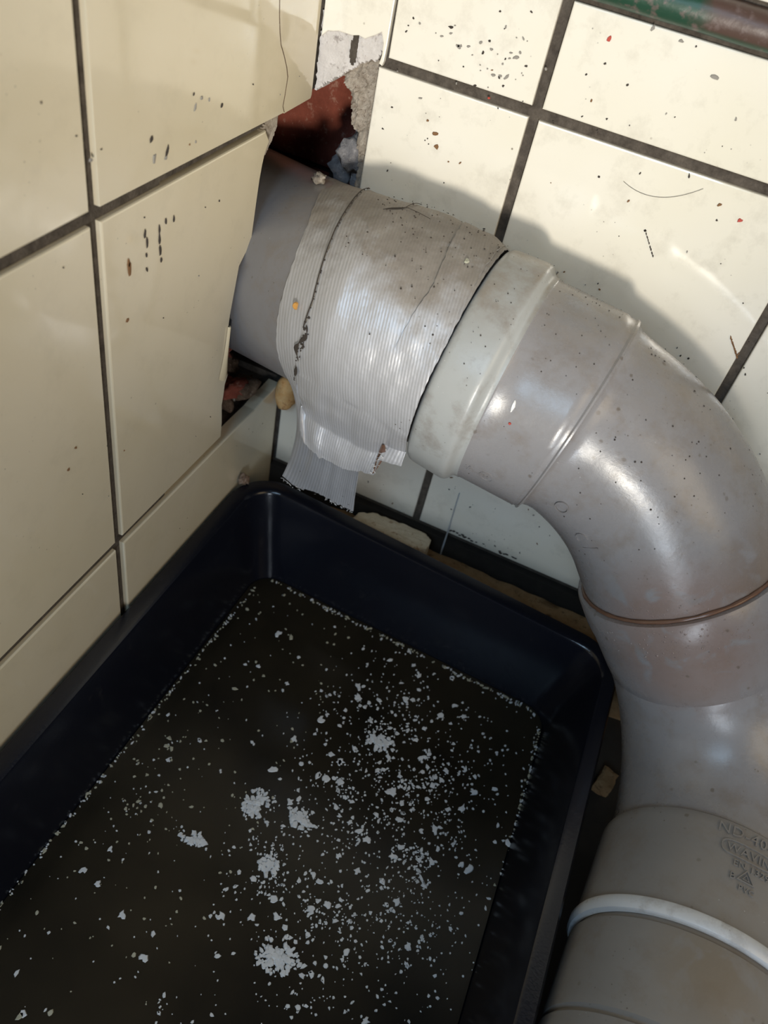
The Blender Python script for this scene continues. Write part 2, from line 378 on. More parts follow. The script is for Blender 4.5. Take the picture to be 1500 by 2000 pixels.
lump('mortar_lump', M['grey_mortar'], wr, (.0205, .0105, -.0200), (.0085, .006, .0085), 4.2, .5)
lump('mortar_lump', M['grey_mortar'], wr, (.0125, .0180, -.0300), (.006, .006, .008), 8.2, .5)
lump('mortar_lump', M['mortar'], wr, (.0255, .0058, -.0105), (.0032, .0034, .0062), 5.1, .35)
relief('mortar_patch', M['mortar'], wl, [(-.0405, -.0020), (-.0330, .0012), (-.0258, .0012), (-.0275, -.0040), (-.0290, -.0090), (-.0330, -.0130), (-.0390, -.0160), (-.0385, -.0105), (-.0365, -.0075), (-.0395, -.0035)], .0022, .0009, .009, 21, step=.0006, plane='L')
# rubble in the lower hole
for k in range(16):
    y = random.uniform(-.062, -.008); x = random.uniform(-.050, -.006)
    lump('rubble', M['rubble'] if k % 3 else M['brick'], wl, (x, y, -.151+random.uniform(0, .012)*(1 if y < -.02 else .3)), (random.uniform(.005, .010), random.uniform(.005, .009), random.uniform(.004, .007)), 10+k*3.1, .55, 3)
lump('rubble', M['mortar'], wl, (-.016, -.034, -.1480), (.006, .007, .006), 77, .7)
lump('rubble', M['brick'], wl, (-.035, -.022, -.128), (.014, .013, .008), 71, .6)
# glue drip on the broken tile edge
mb = MB(); ls = []
for t in np.linspace(0, 1, 14):
    z = -.084-.0285*t; c0 = -.0632-.0030*t; wd = .0008+.0042*t**2.2; wd = wd*math.sqrt(max(.02, 1-((t-.86)/.145)**2)) if t > .86 else wd
    ls.append([(.0002, c0-wd, z), (.0011, c0-wd*.5, z), (.0014, c0, z), (.0011, c0+wd*.5, z), (.0002, c0+wd*.8, z)])
mb.loft(ls, closed=False, cap0=False); tag(mb.obj('glue_drip', M['gluedrip'], wl, True), 'yellowed drip of glue on the broken tile edge')

# specks and marks on the tiles
def flake_poly(mb, put, a, z, r, asp=1., ang=0., n=7, mi=0, rnd=.35):
    ps = []
    for k in range(n):
        t = 2*math.pi*k/n; rr = r*(1+random.uniform(-rnd, rnd)); u, v = rr*math.cos(t)*asp, rr*math.sin(t)
        ps.append((a+u*math.cos(ang)-v*math.sin(ang), z+u*math.sin(ang)+v*math.cos(ang)))
    lo = [put(p, 0) for p in ps]; hi = [put(((p[0]-a)*.8+a, (p[1]-z)*.8+z), 1) for p in ps]
    vs = lo+hi; m_ = len(ps)
    mb.add(vs, [tuple(range(m_, 2*m_))]+[(k, (k+1) % m_, m_+(k+1) % m_, m_+k) for k in range(m_)], mi)
def marks(parent, name, plane, spec, label):
    mb = MB(); put = (lambda p, h: (.0001+.00035*h, p[0], p[1])) if plane == 'L' else (lambda p, h: (p[0], -.0001-.00035*h, p[1]))
    for s in spec: flake_poly(mb, put, *s)
    o = mb.obj(name, [M['speck'], M['speck_brown'], M['speck_red'], M['speck_grey'], M['speck_white']], parent); tag(o, label, kind='stuff'); return o
sp = []
for (a, z, r, asp, ang, mi) in [(-.1344, -.0220, .0006, 3, 1.6, 1), (-.1340, -.0250, .0010, 3.2, 1.6, 1), (-.1245, -.0150, .0005, 3, 1.5, 0), (-.1235, -.0190, .0005, 4, 1.6, 0), (-.1240, -.0235, .0005, 2, 1.6, 0), (-.1240, -.029, .0005, 2, 1.6, 0),
    (-.1160, -.0165, .0005, 4, 1.6, 0), (-.1160, -.0205, .0006, 4, 1.6, 0), (-.1157, -.0250, .0006, 3, 1.6, 0), (-.1152, -.0290, .0005, 2, 1.6, 0), (-.1120, -.0150, .0004, 3, 1.6, 0), (-.1070, -.0160, .0004, 3, 1.6, 0),
    (-.1194, .0161, .0008, 1.6, 1.3, 0), (-.1182, .0091, .0008, 2.4, 1.4, 3), (-.1108, .0095, .0006, 3, 1.2, 0), (-.1115, .0075, .0006, 1.5, .5, 3), (-.0939, .0195, .0006, 2.2, 1.2, 3), (-.0900, .0218, .0006, 1.2, .2, 3), (-.0763, .0162, .0006, 1.6, 1.3, 0), (-.0850, .0200, .0004, 1.5, 1.3, 3),
    (-.1365, -.0440, .0006, 1.4, 0, 1), (-.1750, -.0880, .0006, 1.3, 0, 1), (-.1700, -.0810, .0005, 1.2, 0, 1), (-.15, .018, .0007, 1.3, 0, 3)]:
    sp.append((a, z, r, asp, ang, 7, mi))
for k in range(46): sp.append((random.uniform(-.17, -.002), random.uniform(-.21, .04), random.uniform(.00012, .0003), random.uniform(1, 2), random.uniform(0, 3), 6, random.choice([0, 0, 1, 3])))
sp = [s for s in sp if not (s[0] > -.07 and -.156 < s[1] < 0)]
marks(wl, 'dirt_specks', 'L', sp, 'dark streaks and specks of dirt on the cream tiles')
sp = []
for (a, z, r, asp, ang, mi) in [(.0560, .0440, .0008, 1.8, 0, 0), (.0606, .0384, .0010, 1.6, -.4, 3), (.0564, .0419, .0007, 1.6, .5, 3), (.0530, .0400, .0007, 1.6, .2, 3), (.0828, .0334, .0008, 2.4, .7, 3), (.0800, .0330, .0008, 1.6, .2, 3), (.0770, .0325, .0008, 1.8, .2, 3), (.0845, .0410, .0009, 2, .6, 3), (.0740, .0410, .0008, 1.3, .2, 3),
    (.0588, .0041, .0012, 1.5, .3, 1), (.0543, .0080, .0008, 1, .3, 1), (.0605, -.0010, .0014, 1.4, -.4, 1), (.0560, .0010, .0004, 1, 0, 0), (.0570, -.0010, .0004, 1, 0, 0), (.0550, .0000, .0004, 1, 0, 0), (.0645, .0320, .0004, 1, 0, 0), (.1167, .0563, .0011, 1.4, 1.4, 2), (.1304, .0634, .0010, 1.6, 1.5, 3), (.1574, .0546, .0012, 2, .1, 3), (.1415, .0622, .0008, 2, 0, 3),
    (.1788, .0137, .0010, 1.4, .6, 1), (.1805, .0079, .0006, 1, .6, 0), (.1885, .0107, .0010, 1.5, .4, 2), (.1257, .0303, .0007, 1, 0, 0), (.1306, .0090, .0006, 1.2, 0, 0), (.1562, -.0052, .0007, 1.2, 0, 0), (.1733, -.0492, .0006, 3, .3, 0), (.040, .043, .0006, 1, 0, 0), (.0385, .0400, .0005, 1, 0, 0), (.0430, .0420, .0006, 1, 0, 3), (.078, .0240, .0008, 1.1, 0, 2)]:
    sp.append((a, z, r*.7, asp, ang, 8, mi))
for k in range(34): sp.append((random.gauss(.075, .014), random.gauss(.038, .006), random.uniform(.0002, .0005), random.uniform(1, 2), random.uniform(0, 3), 7, random.choice([0, 3, 3])))
for k in range(230): sp.append((random.uniform(.034, .30), random.uniform(-.208, .062), random.uniform(.00015, .00045), random.uniform(1, 2.5), random.uniform(0, 3), 6, random.choice([0, 0, 3, 1])))
for k in range(26): t = random.random(); sp.append((.118+.045*t, -.2092+.0015*random.random(), random.uniform(.0003, .0007), 2, 0, 6, 0))
for k in range(9): t = k/9; sp.append((.1562+.008*t, -.0052-.010*t, .0003, 2.4, -1, 6, 0))
for k in range(9): t = k/9; sp.append((.2075+.007*t, -.036-.008*t, .0004, 2.4, -1, 6, 1))
marks(wr, 'dirt_specks', 'R', sp, 'chips, rust spots and specks of dirt on the white tiles')
def hair(pts, r, name, mat, parent=None, n=6, smooth=True):
    mb = MB(); ls = []
    P3 = [Vector(p) for p in pts]
    for i, p in enumerate(P3):
        d = (P3[min(i+1, len(P3)-1)]-P3[max(i-1, 0)]).normalized(); u = d.orthogonal().normalized(); v = d.cross(u)
        rr = r[i] if isinstance(r, (list, tuple)) else r
        ls.append([tuple(p+u*math.cos(2*math.pi*k/n)*rr+v*math.sin(2*math.pi*k/n)*rr) for k in range(n)])
    mb.loft(ls, cap0=True, cap1=True); return mb.obj(name, mat, parent, smooth)
tag(hair([(.1405+.03*t, -.0004, .0105+.007*t-.020*t*(1-t)) for t in np.linspace(0, 1, 24)], .00007, 'hair', M['speck']), 'thin curved hair stuck to the white tile', 'hair')

# ------------------------------------------------------------------ floor and ledge
mb = MB(); mb.box(-.02, .85, -.85, .12, -.30, -.272); tag(mb.obj('floor', M['floor']), kind='structure')
mb = MB(); ls = []
for x in np.linspace(.045, .60, 120):
    w1 = .0022*noise.noise(Vector((x*60, 0, 0))); w2 = .0018*noise.noise(Vector((x*80, 7, 0)))
    ls.append([(x, -.0275-w1, -.272), (x, -.0275-w1, -.2285+w2), (x, -.0245-w1, -.2262+w2), (x, -.012, -.2252+w1), (x, -.0045+w1*.6, -.2258+w2), (x, -.0035+w1*.6, -.228), (x, -.0035, -.272)])
mb.loft(ls, cap0=True, cap1=True)
tag(mb.obj('baseboard_right', M['ledge'], None, True, 40), 'brown stained cement ledge along the foot of the right wall', kind='structure')
mb = MB(); mb.box(.0, .85, -.003, .0024, -.272, -.2150); mb.obj('grime_joint', M['grime'], wr)

# plaster chunk lying between tray and wall
def slab(name, mat, outline, z0, z1, label, cat, seed=1, amp=.0006):
    n = len(outline); cx = sum(p[0] for p in outline)/n; cy = sum(p[1] for p in outline)/n; zc = min(p[2] if len(p) > 2 else 0 for p in outline)
    o2 = []
    for i in range(n):
        a, b = outline[i], outline[(i+1) % n]
        for k in range(4): t = k/4; o2.append(tuple(a[q]+(b[q]-a[q])*t+random.uniform(-amp, amp) for q in (0, 1)))
    mb = MB(); L_ = []
    for z, s in ((z0, .96), (z0+(z1-z0)*.3, 1.), (z1-.0008, .99), (z1, .955), (z1+.0004, .6), (z1, .2)): L_.append([(cx+(p[0]-cx)*s, cy+(p[1]-cy)*s, z+.0005*noise.noise(Vector((p[0]*300*s, p[1]*300, seed)))) for p in o2])
    mb.loft(L_, cap0=True, cap1=True)
    vs = mb.v; mb.v = [(x-cx, y-cy, z-z0) for x, y, z in vs]
    o = mb.obj(name, mat, None, False); o.location = (cx, cy, z0); tag(o, label, cat); return o
slab('plaster_chunk', M['chunk'], [(.0640, -.0265), (.0665, -.0165), (.0740, -.0120), (.0850, -.0115), (.0960, -.0105), (.1085, -.0105), (.1130, -.0140), (.1125, -.0215), (.1060, -.0280), (.0860, -.0280), (.0700, -.0275)], -.2252, -.2085, 'broken cream plaster chunk wedged between black tray and right wall', 'rubble')
slab('tile_shard', M['ledge'], [(.249, -.080), (.258, -.081), (.260, -.070), (.252, -.067)], -.272, -.262, 'small dim yellowish tile shard on the floor beside the grey pipe', 'tile')

# ------------------------------------------------------------------ tray
def rrect(c4, rad, n=10, extra=None):
    """closed loop through 4 corners (bl,br,fr,fl) with rounded corners"""
    out = []
    for i in range(4):
        p = Vector(c4[i]); a = Vector(c4[i-1]); b = Vector(c4[(i+1) % 4]); r = rad
        u = (a-p).normalized(); v = (b-p).normalized(); ang = u.angle(v); d = r/math.tan(ang/2)
        cen = p+(u+v).normalized()*(r/math.sin(ang/2)); s = p+u*d-cen; e = p+v*d-cen
        for k in range(n+1):
            t = k/n; w_ = s.slerp(e, t).normalized()*r
            out.append(cen+w_)
    res = []
    N = n+1
    for i in range(4):                                # add points along the sides
        res += out[i*N:(i+1)*N]
        a, b = out[(i+1)*N-1], out[((i+1)*N) % len(out)]
        for k in range(1, 12): res.append(a+(b-a)*(k/12))
    return res
def lp(c4, rad, z): return [(p.x, p.y, z) for p in rrect(c4, rad)]
tray = empty('tray', (.118, -.32, -.272)); tag(tray, 'black plastic tray of murky water under the taped pipe', 'tray')
RO = [(.0016, -.0285), (.2325, -.0440), (.2385, -.630), (.0016, -.620)]
def ins(c4, l, b, r, f): return [(c4[0][0]+l, c4[0][1]-b), (c4[1][0]-r, c4[1][1]-b), (c4[2][0]-r, c4[2][1]+f), (c4[3][0]+l, c4[3][1]+f)]
RI = [(.0110, -.0385), (.2250, -.0525), (.2300, -.620), (.0110, -.610)]
IB = [(.0230, -.0490), (.2125, -.0560), (.2275, -.612), (.0175, -.600)]
mb = MB()
mb.loft([lp(ins(RO, .014, .014, .014, .014), .016, -.2715), lp(ins(RO, .004, .004, .004, .004), .019, -.206),
         lp(ins(RO, .0008, .0008, .0008, .0008), .0235, -.2055), lp(RO, .024, -.2035), lp(RO, .024, -.1985), lp(ins(RO, .0012, .0012, .0012, .0012), .023, -.1970),
         lp(ins(RI, -.0014, -.0014, -.0014, -.0014), .0165, -.1968), lp(RI, .0155, -.1974), lp(ins(RI, .0008, .0008, .0008, .0008), .0150, -.1990),
         lp([tuple(Vector(a).lerp(Vector(b), .5)) for a, b in zip(RI, IB)], .0145, -.228), lp(IB, .014, -.2585), lp(ins(IB, .002, .002, .001, .001), .012, -.2650), lp(ins(IB, .005, .005, .004, .004), .010, -.2670)], cap0=True, cap1=True)
body = mb.obj('basin', M['tray'], tray, True, 40)
WZ = -.2575
mb = MB(); wlp = [(p.x, p.y) for p in rrect(ins(IB, .0003, .0003, .0003, .0003), .0137)]
mb.add([(x, y, WZ) for x, y in wlp]+[(x, y, -.2640) for x, y in [(.118+(x-.118)*.97, -.32+(y+.32)*.97) for x, y in wlp]], [tuple(range(len(wlp)))]+[(i, (i+1) % len(wlp), len(wlp)+(i+1) % len(wlp), len(wlp)+i) for i in range(len(wlp))]+[tuple(range(2*len(wlp)-1, len(wlp)-1, -1))])
wat = mb.obj('water', M['water']); tag(wat, 'dark murky brown water standing in the black tray', 'water')
# flakes
def side_x(y, right):
    if right: return .2110+(-.056-y)*(.0150/.556)*2.6 if y > -.22 else .2222
    return .0250-(-.05-y)*.02
fp = lambda p, h: (p[0], p[1], WZ+.0001+.0004*h)
def density(x, y):
    d = .14
    d += 1.0*math.exp(-((x-.138)**2/.030**2+(y+.125)**2/.045**2))
    d += .55*math.exp(-((x-.175)**2/.030**2+(y+.165)**2/.06**2))
    d += .55*math.exp(-((x-.112)**2/.016**2+(y+.200)**2/.05**2))
    d += .35*math.exp(-((x-.16)**2/.05**2+(y+.215)**2/.05**2))
    d += .40*math.exp(-((x-.045)**2/.012**2+(y+.205)**2/.05**2))
    return min(1, d)
mb = MB(); cnt = 0
def okp(x, y): return .0275+.0 < x < side_x(y, True)-.002 and y < -.058
centers = []
while cnt < 2500:
    if centers and random.random() < .22: bx, by = random.choice(centers); x, y = random.gauss(bx, .0035), random.gauss(by, .0035)
    else: x, y = random.uniform(.02, .225), random.uniform(-.33, -.055)
    if not okp(x, y): continue
    if random.random() > density(x, y): continue
    if random.random() < .25: centers.append((x, y))
    r = min(.0013, random.lognormvariate(math.log(.00040), .5))
    flake_poly(mb, fp, x, y, r, random.uniform(.8, 1.6), random.uniform(0, 3), random.choice([5, 6, 7]), 1 if (x < .10 and random.random() < .6) else 0, .45); cnt += 1
for k in range(520):                                  # rim of scum along the tray sides
    t = random.random()
    if k % 3 == 0: x, y = .032+(.205-.032)*t, -.0515-.0062*t-abs(random.gauss(0, .0012))
    elif k % 3 == 1: y = -.062-.25*t; x = side_x(y, False)+.0005+abs(random.gauss(0, .0010))-.001*t
    else: y = -.066-.17*t; x = side_x(y, True)-abs(random.gauss(0, .0012))
    flake_poly(mb, fp, x, y, random.uniform(.0002, .0007), random.uniform(1, 2), random.uniform(0, 3), 6, k % 2, .4)
tag(mb.obj('floating_flakes', [M['flake'], M['flake_tan']]), 'fine white flakes scattered over the dark water in the tray', 'flakes', kind='stuff')
big = [(.0545, -.085), (.0940, -.140), (.1260, -.150), (.153, -.100), (.170, -.082), (.163, -.078), (.150, -.1430), (.140, -.1350), (.1210, -.1400), (.178, -.150), (.190, -.122), (.1330, -.1660), (.0560, -.110), (.0750, -.112), (.1010, -.1230), (.1130, -.1000), (.0420, -.2420), (.0510, -.2440), (.0680, -.2500), (.0860, -.2600), (.1460, -.2060), (.1620, -.2200), (.1740, -.1900), (.1860, -.2050), (.2010, -.1900), (.1960, -.1600), (.1640, -.1720), (.1520, -.1860), (.1230, -.2150), (.1180, -.2260)]
for k in range(30): big.append((random.gauss(.145, .025), random.gauss(-.155, .045)))
for k, (x, y) in enumerate(big):
    if not okp(x, y): continue
    mb = MB(); flake_poly(mb, lambda p, h: (p[0], p[1], .0001+.0005*h), 0, 0, random.uniform(.0011, .0018), random.uniform(.9, 1.5), random.uniform(0, 3), 11, 0, .5)
    o = mb.obj('flake', M['flake']); o.location = (x, y, WZ); tag(o, 'larger ragged white flake floating alone on the dark tray water', 'flake', 'larger flakes floating on the tray water')
def clump(x, y, rx, ry, n, label, mat='flake'):
    mb = MB()
    for k in range(n):
        t = random.uniform(0, 6.28); q = random.random()**.85
        flake_poly(mb, (lambda hh: (lambda p, h: (p[0], p[1], .00012+hh*h)))(random.uniform(.0003, .0011)), rx*q*math.cos(t), ry*q*math.sin(t), random.uniform(.0006, .0016)*(1.15-q*.5), 1.2, t, 8, 0, .45)
    o = mb.obj('scum_patch', M[mat]); o.location = (x, y, WZ); tag(o, label, 'scum')
clump(.0939, -.1794, .0062, .0085, 90, 'tall oval white scum patch, highest of the patches on the water')
clump(.1155, -.1765, .0085, .0050, 60, 'loose bluish white scum patch right of the oval patch on the water')
clump(.1137, -.2024, .0045, .0060, 42, 'small narrow white scum patch midway down the tray water')
clump(.1357, -.2352, .0095, .0080, 110, 'largest greyish scum patch near the bottom edge of the photo')
clump(.0775, -.2085, .0080, .0040, 34, 'small ragged scum patch in the left part of the water')
clump(.1342, -.1195, .0090, .0055, 52, 'sparkling white scum cluster in the upper middle of the water')

# ------------------------------------------------------------------ pipe run
A0 = Vector((0, -.0664, -.0403)); D1 = Vector((1, -.029, -.0881)).normalized()
D2 = Vector((.6168, -.1242, -.7773)).normalized(); D3 = Vector((-.0802, -.9967, -.0142)).normalized()
S0, RB, RB2 = .1522, .0907, .0684
def arc(c, da, db, Rb, n=22):
    ang = da.angle(db); k = (db-db.dot(da)*da).normalized(); o = c+Rb*k
    return [(o-Rb*k*math.cos(t)+Rb*da*math.sin(t), da*math.cos(t)+k*math.sin(t)) for t in np.linspace(0, ang, n)]
arcA = arc(A0+D1*S0, D1, D2, RB); C8 = Vector((.2237, -.0786, -.0989)); C9 = Vector((.2479, -.0835, -.1295))
arcB = arc(C9, D2, D3, RB2); C10 = Vector((.2815, -.1555, -.1791)); C11 = Vector((.2782, -.1962, -.1797)); C12 = Vector((.2751, -.2349, -.1803))
def frame(d, ref=None):
    up = Vector((0, 0, 1)) if abs(d.z) < .9 else Vector((0, -1, 0))
    if ref is not None: up = ref
    u = (up-up.dot(d)*d).normalized(); return u, u.cross(d)
def sweep(path, name, mat, parent, n=112, cap=False, smooth=40, warp=0):
    """path: (centre, dir, radius)"""
    mb = MB(); ls = []; ref = None
    for c, d, r in path:
        u, v = frame(d, ref); ref = u
        ls.append([tuple(c+(u*math.cos(2*math.pi*k/n)+v*math.sin(2*math.pi*k/n))*(r+(warp*noise.noise(c*40+Vector((k*.2, 0, 0))) if warp else 0))) for k in range(n)])
    mb.loft(ls, cap0=cap, cap1=cap); return mb.obj(name, mat, parent, True, smooth)
run = empty('drain_pipe', (.15, -.07, -.06)); tag(run, 'grey plastic drain pipe run leaving the broken wall and bending down beside tray', 'pipe')
at = lambda s: A0+D1*s
straight = sweep([(at(.045), D1, .0360), (at(.045), D1, .0400)]+[(at(s), D1, .0400) for s in np.linspace(.05, .112, 10)], 'inner_pipe', M['pipe'], run)
prof = [(.1085, .0412), (.1088, .0425), (.1096, .0445), (.1108, .0455), (.1125, .0459), (.1180, .0462), (.1240, .0466), (.1256, .0466), (.1266, .0463), (.1275, .0455), (.1283, .0443), (.1292, .0434), (.1300, .04305), (.1312, .0431), (.1318, .0427), (.1400, .0427), (.1560, .0427), (.1572, .0428), (.1580, .0424), (.1600, .0424), (.1606, .0430), (.1612, .0428), (.1620, .0408), (.1635, .0402)]
elb = empty('upper_elbow', (.16, -.07, -.06)); elb.parent = run; elb.matrix_parent_inverse = Matrix.Translation(-run.location)
def par(o, p, base): o.parent = p; o.matrix_parent_inverse = Matrix.Translation(-base); return o
ELB = Vector((.16, -.07, -.06))
# collar = proud lip of the socket
o = sweep([(at(.1092), D1, .0400)]+[(at(s), D1, r) for s, r in prof[:14]], 'socket_collar', M['pipe_light'], None); par(o, elb, ELB)
path = [(at(s), D1, r) for s, r in prof[13:]]
# body follows the arc after the socket
blend = [(c, d) for c, d in arcA]
path = [(c, d, r) for c, d, r in path if (c-A0).dot(D1) < S0]
ex = [(.1560-.0, .0427), (.1578, .0428), (.1584, .0424), (.1600, .0423), (.1606, .0429), (.1612, .0428), (.1619, .0412), (.1630, .0403), (.166, .0397)]
def arc_at(s):
    t = (s-S0)/RB; k = (D2-D2.dot(D1)*D1).normalized(); c = A0+D1*S0; oo = c+RB*k
    return oo-RB*k*math.cos(t)+RB*D1*math.sin(t), D1*math.cos(t)+k*math.sin(t)
for s, r in ex: c, d = arc_at(s); path.append((c, d, r))
amax = S0+RB*D1.angle(D2)
for s in np.linspace(.170, amax, 24): c, d = arc_at(s); path.append((c, d, .0390+.0012*(s-.17)/(amax-.17)*.5+.0003))
path += [(C8-D2*.004, D2, .0398), (C8, D2, .0396), (C8+D2*.003, D2, .038)]
# keep the seam ring square to the first axis
o = sweep(path, 'elbow_body', M['pipe_elbow'], None, smooth=35); par(o, elb, ELB)
# lower elbow
low = empty('lower_elbow', C9); low.parent = run; low.matrix_parent_inverse = Matrix.Translation(-run.location)
pth = [(C8-D2*.0005, D2, .0400), (C8-D2*.0003, D2, .0424), (C8+D2*.0008, D2, .0429), (C8+D2*.012, D2, .0429)]
L89 = (C9-C8).length
pth += [(C8+D2*(L89*k), D2, .0429-.0022*k) for k in (.5, .7, .9)]+[(C9, D2, .0405), (C9+D2*.001, D2, .0400)]
pth += [(c, d, .0402) for c, d in arcB[1:]]
pth += [(C10-D3*.001, D3, .0404), (C10-D3*.0002, D3, .0418)]
o = sweep(pth, 'elbow_body', M['pipe_lower'], None, smooth=35); par(o, low, C9)
L1 = (C11-C10).length
pth = [(C10-D3*.0004, D3, .0400), (C10, D3, .0420), (C10+D3*.0012, D3, .0426)]+[(C10+D3*s, D3, .0427) for s in np.linspace(.004, L1-.004, 12)]+[(C10+D3*(L1-.002), D3, .0430), (C10+D3*(L1-.001), D3, .0437)]
o = sweep(pth, 'socket', M['pipe_socket'], None); par(o, low, C9)
pth = [(C11-D3*.0012, D3, .0425), (C11-D3*.0011, D3, .0438), (C11-D3*.0002, D3, .0443), (C11+D3*.0022, D3, .0443), (C11+D3*.0036, D3, .0434), (C11+D3*.0040, D3, .0412)]
o = sweep(pth, 'socket_lip', M['ring'], None); par(o, low, C9)
L2 = (C12-C11).length
cp = sweep([(C11+D3*.003, D3, .0408), (C11+D3*.0055, D3, .0410), (C11+D3*.0065, D3, .0424)]+[(C11+D3*s, D3, .0426) for s in np.linspace(.008, L2-.003, 10)]+[(C12-D3*.001, D3, .0424), (C12, D3, .0412), (C12+D3*.001, D3, .0412), (C12+D3*.002, D3, .0428)]+[(C12+D3*.01, D3, .0430), (C12+D3*.03, D3, .0430), (C12+D3*.03+Vector((0, -.02, 0)), Vector((-.02, -1, 0)).normalized(), .0430), (C12+D3*.03+Vector((.001, -.12, 0)), Vector((0, -1, 0)), .0430)], 'coupling', M['pipe_socket'], run)
# brown glue ring at the joint of the two elbows
n = 120; mb = MB(); ls = []
u, v = frame(D2)
for k in range(n+1):
    t = 2*math.pi*k/n; r = .0401+.0002*noise.noise(Vector((k*.3, 0, 0))); e = (u*math.cos(t)+v*math.sin(t)); th = .0009+.0005*noise.noise(Vector((k*.35, 4, 0)))
    c = C8-D2*.0010+e*r
    ls.append([tuple(c+(e*math.cos(q)+D2*math.sin(q))*th) for q in np.linspace(0, 2*math.pi, 7)[:-1]])
mb.loft(ls); tag(mb.obj('glue_bead', M['seal'], run, True), 'shiny brown glue bead at the joint')
# glue blobs (glossy beads) near the joint
mb = MB()
import bmesh
def blob(mb, c, nrm, r, h):
    u, v = frame(nrm); L_ = []
    for q in (0, .5, .85): L_.append([tuple(c+(u*math.cos(t)+v*math.sin(t))*r*math.cos(q*math.pi/2)+nrm*h*math.sin(q*math.pi/2)) for t in np.linspace(0, 2*math.pi, 7)[:-1]])
    mb.loft(L_, cap1=True)
for k in range(120):
    th = random.gauss(0, .40); dd = random.uniform(-.020, .014)
    front = Vector((.15, -1, 0)); fr = (front-front.dot(D2)*D2).normalized(); sd = fr.cross(D2)
    nrm = fr*math.cos(th)+sd*math.sin(th); r_ = .0396 if dd < 0 else .0428
    if -.002 < dd < .001: continue
    blob(mb, C8+D2*dd+nrm*r_, nrm, random.uniform(.0002, .0006), .0003)
o = mb.obj('glue_beads', M['pipe_elbow'], run, True); tag(o, 'tiny glossy glue beads around the elbow joint', kind='stuff')

# raised moulding marks ------------------------------------------------
def text_mesh(s, size):
    cu = bpy.data.curves.new('t', 'FONT'); cu.body = s; cu.size = size; cu.align_x = 'LEFT'; cu.resolution_u = 2; cu.space_character = 1.08
    ob = bpy.data.objects.new('t', cu); C.objects.link(ob); dg = bpy.context.evaluated_depsgraph_get(); dg.update()
    me = ob.evaluated_get(dg).to_mesh(); V = [v.co.copy() for v in me.vertices]; F = [tuple(p.vertices) for p in me.polygons]; 
    E = {}
    for f in F:
        for i in range(len(f)):
            a, b = f[i], f[(i+1) % len(f)]; E[(a, b)] = 1
    bd = [(a, b) for (a, b) in E if (b, a) not in E]
    ob.evaluated_get(dg).to_mesh_clear(); bpy.data.objects.remove(ob); bpy.data.curves.remove(cu)
    return V, F, bd
def emboss(mb, s, size, u0, v0, wrap, h=.0006):
    V, F, bd = text_mesh(s, size); n = len(V)
    top = [wrap(u0+p.x, v0+p.y, h) for p in V]; bot = [wrap(u0+p.x, v0+p.y, -.0002) for p in V]
    mb.add(top+bot, F+[(a+n, b+n, b, a) for a, b in bd])
def strip(mb, pts, wd, wrap, h=.0006, closed=False):
    n = len(pts); L_ = []
    for i in range(n):
        a = Vector(pts[i-1] if (i or closed) else pts[i]); b = Vector(pts[(i+1) % n] if (closed or i < n-1) else pts[i]); d = (b-a).normalized(); q = Vector((-d.y, d.x))*wd/2; p = Vector(pts[i])
        L_.append([wrap(*(p-q), -.0002), wrap(*(p-q), h), wrap(*(p+q), h), wrap(*(p+q), -.0002)])
    if closed: L_.append(L_[0])
    mb.loft(L_, closed=False)
# on the lower socket: u runs clockwise round the pipe (to the right), v back along the axis
DB = -D3; UB, VB = frame(D3)
def wrapS(u, v, h):
    r = .0427; t = u/r; e = UB*math.cos(t)+RGT*math.sin(t); return tuple(C10+D3*(-v)+e*(r+h))
RGT = D3.cross(UB); RGT = RGT if RGT.x > 0 else -RGT
mb = MB()
emboss(mb, 'ND-40-9', .0058, -.0141, -.0060, wrapS)
emboss(mb, 'WAVIN', .0045, -.0100, -.0124, wrapS)
ov = []
for k in range(40):
    t = 2*math.pi*k/40; ov.append((-.0024+.0092*(1 if math.cos(t) > 0 else -1)*abs(math.cos(t))**.45, -.0108+.0029*(1 if math.sin(t) > 0 else -1)*abs(math.sin(t))**.7))
strip(mb, ov, .0005, wrapS, closed=True)
emboss(mb, 'EN 1329', .0034, -.0070, -.0173, wrapS)
emboss(mb, 'B', .0036, -.0074, -.0226, wrapS)
strip(mb, [(-.0047, -.0218), (-.0019, -.0174), (.0009, -.0218)], .0007, wrapS, closed=True)
strip(mb, [(-.0030, -.0211), (-.0019, -.0192), (-.0008, -.0211)], .0004, wrapS, closed=True)
emboss(mb, 'PVC', .0030, -.0040, -.0256, wrapS)
o = mb.obj('molded_lettering', M['pipe_socket'], None); par(o, low, C9); o['kind'] = 'stuff'
# on the upper elbow socket: star and ringed mark
U1, V1 = frame(D1); F1 = U1.cross(D1); F1 = F1 if F1.y < 0 else -F1
def wrapE(u, v, h, s0=.1390, th0=math.radians(112)):
    r = .0427; t = th0-v/r; e = U1*math.cos(t)+F1*math.sin(t); return tuple(A0+D1*(s0+u)+e*(r+h))
mb = MB()
for k in range(3):
    t = math.pi*k/3+.3; strip(mb, [(-.0045-.0017*math.cos(t), -.0017*math.sin(t)), (-.0045+.0017*math.cos(t), .0017*math.sin(t))], .0004, wrapE, .0002)
strip(mb, [(.0030+.0027*math.cos(2*math.pi*k/26), .0027*math.sin(2*math.pi*k/26)) for k in range(26)], .0004, wrapE, .0002, closed=True)
emboss(mb, 'M', .0030, .0018, -.0010, wrapE, .0002)
o = mb.obj('molded_marks', M['pipe_elbow'], None); par(o, elb, ELB); o['kind'] = 'stuff'
mb = MB()
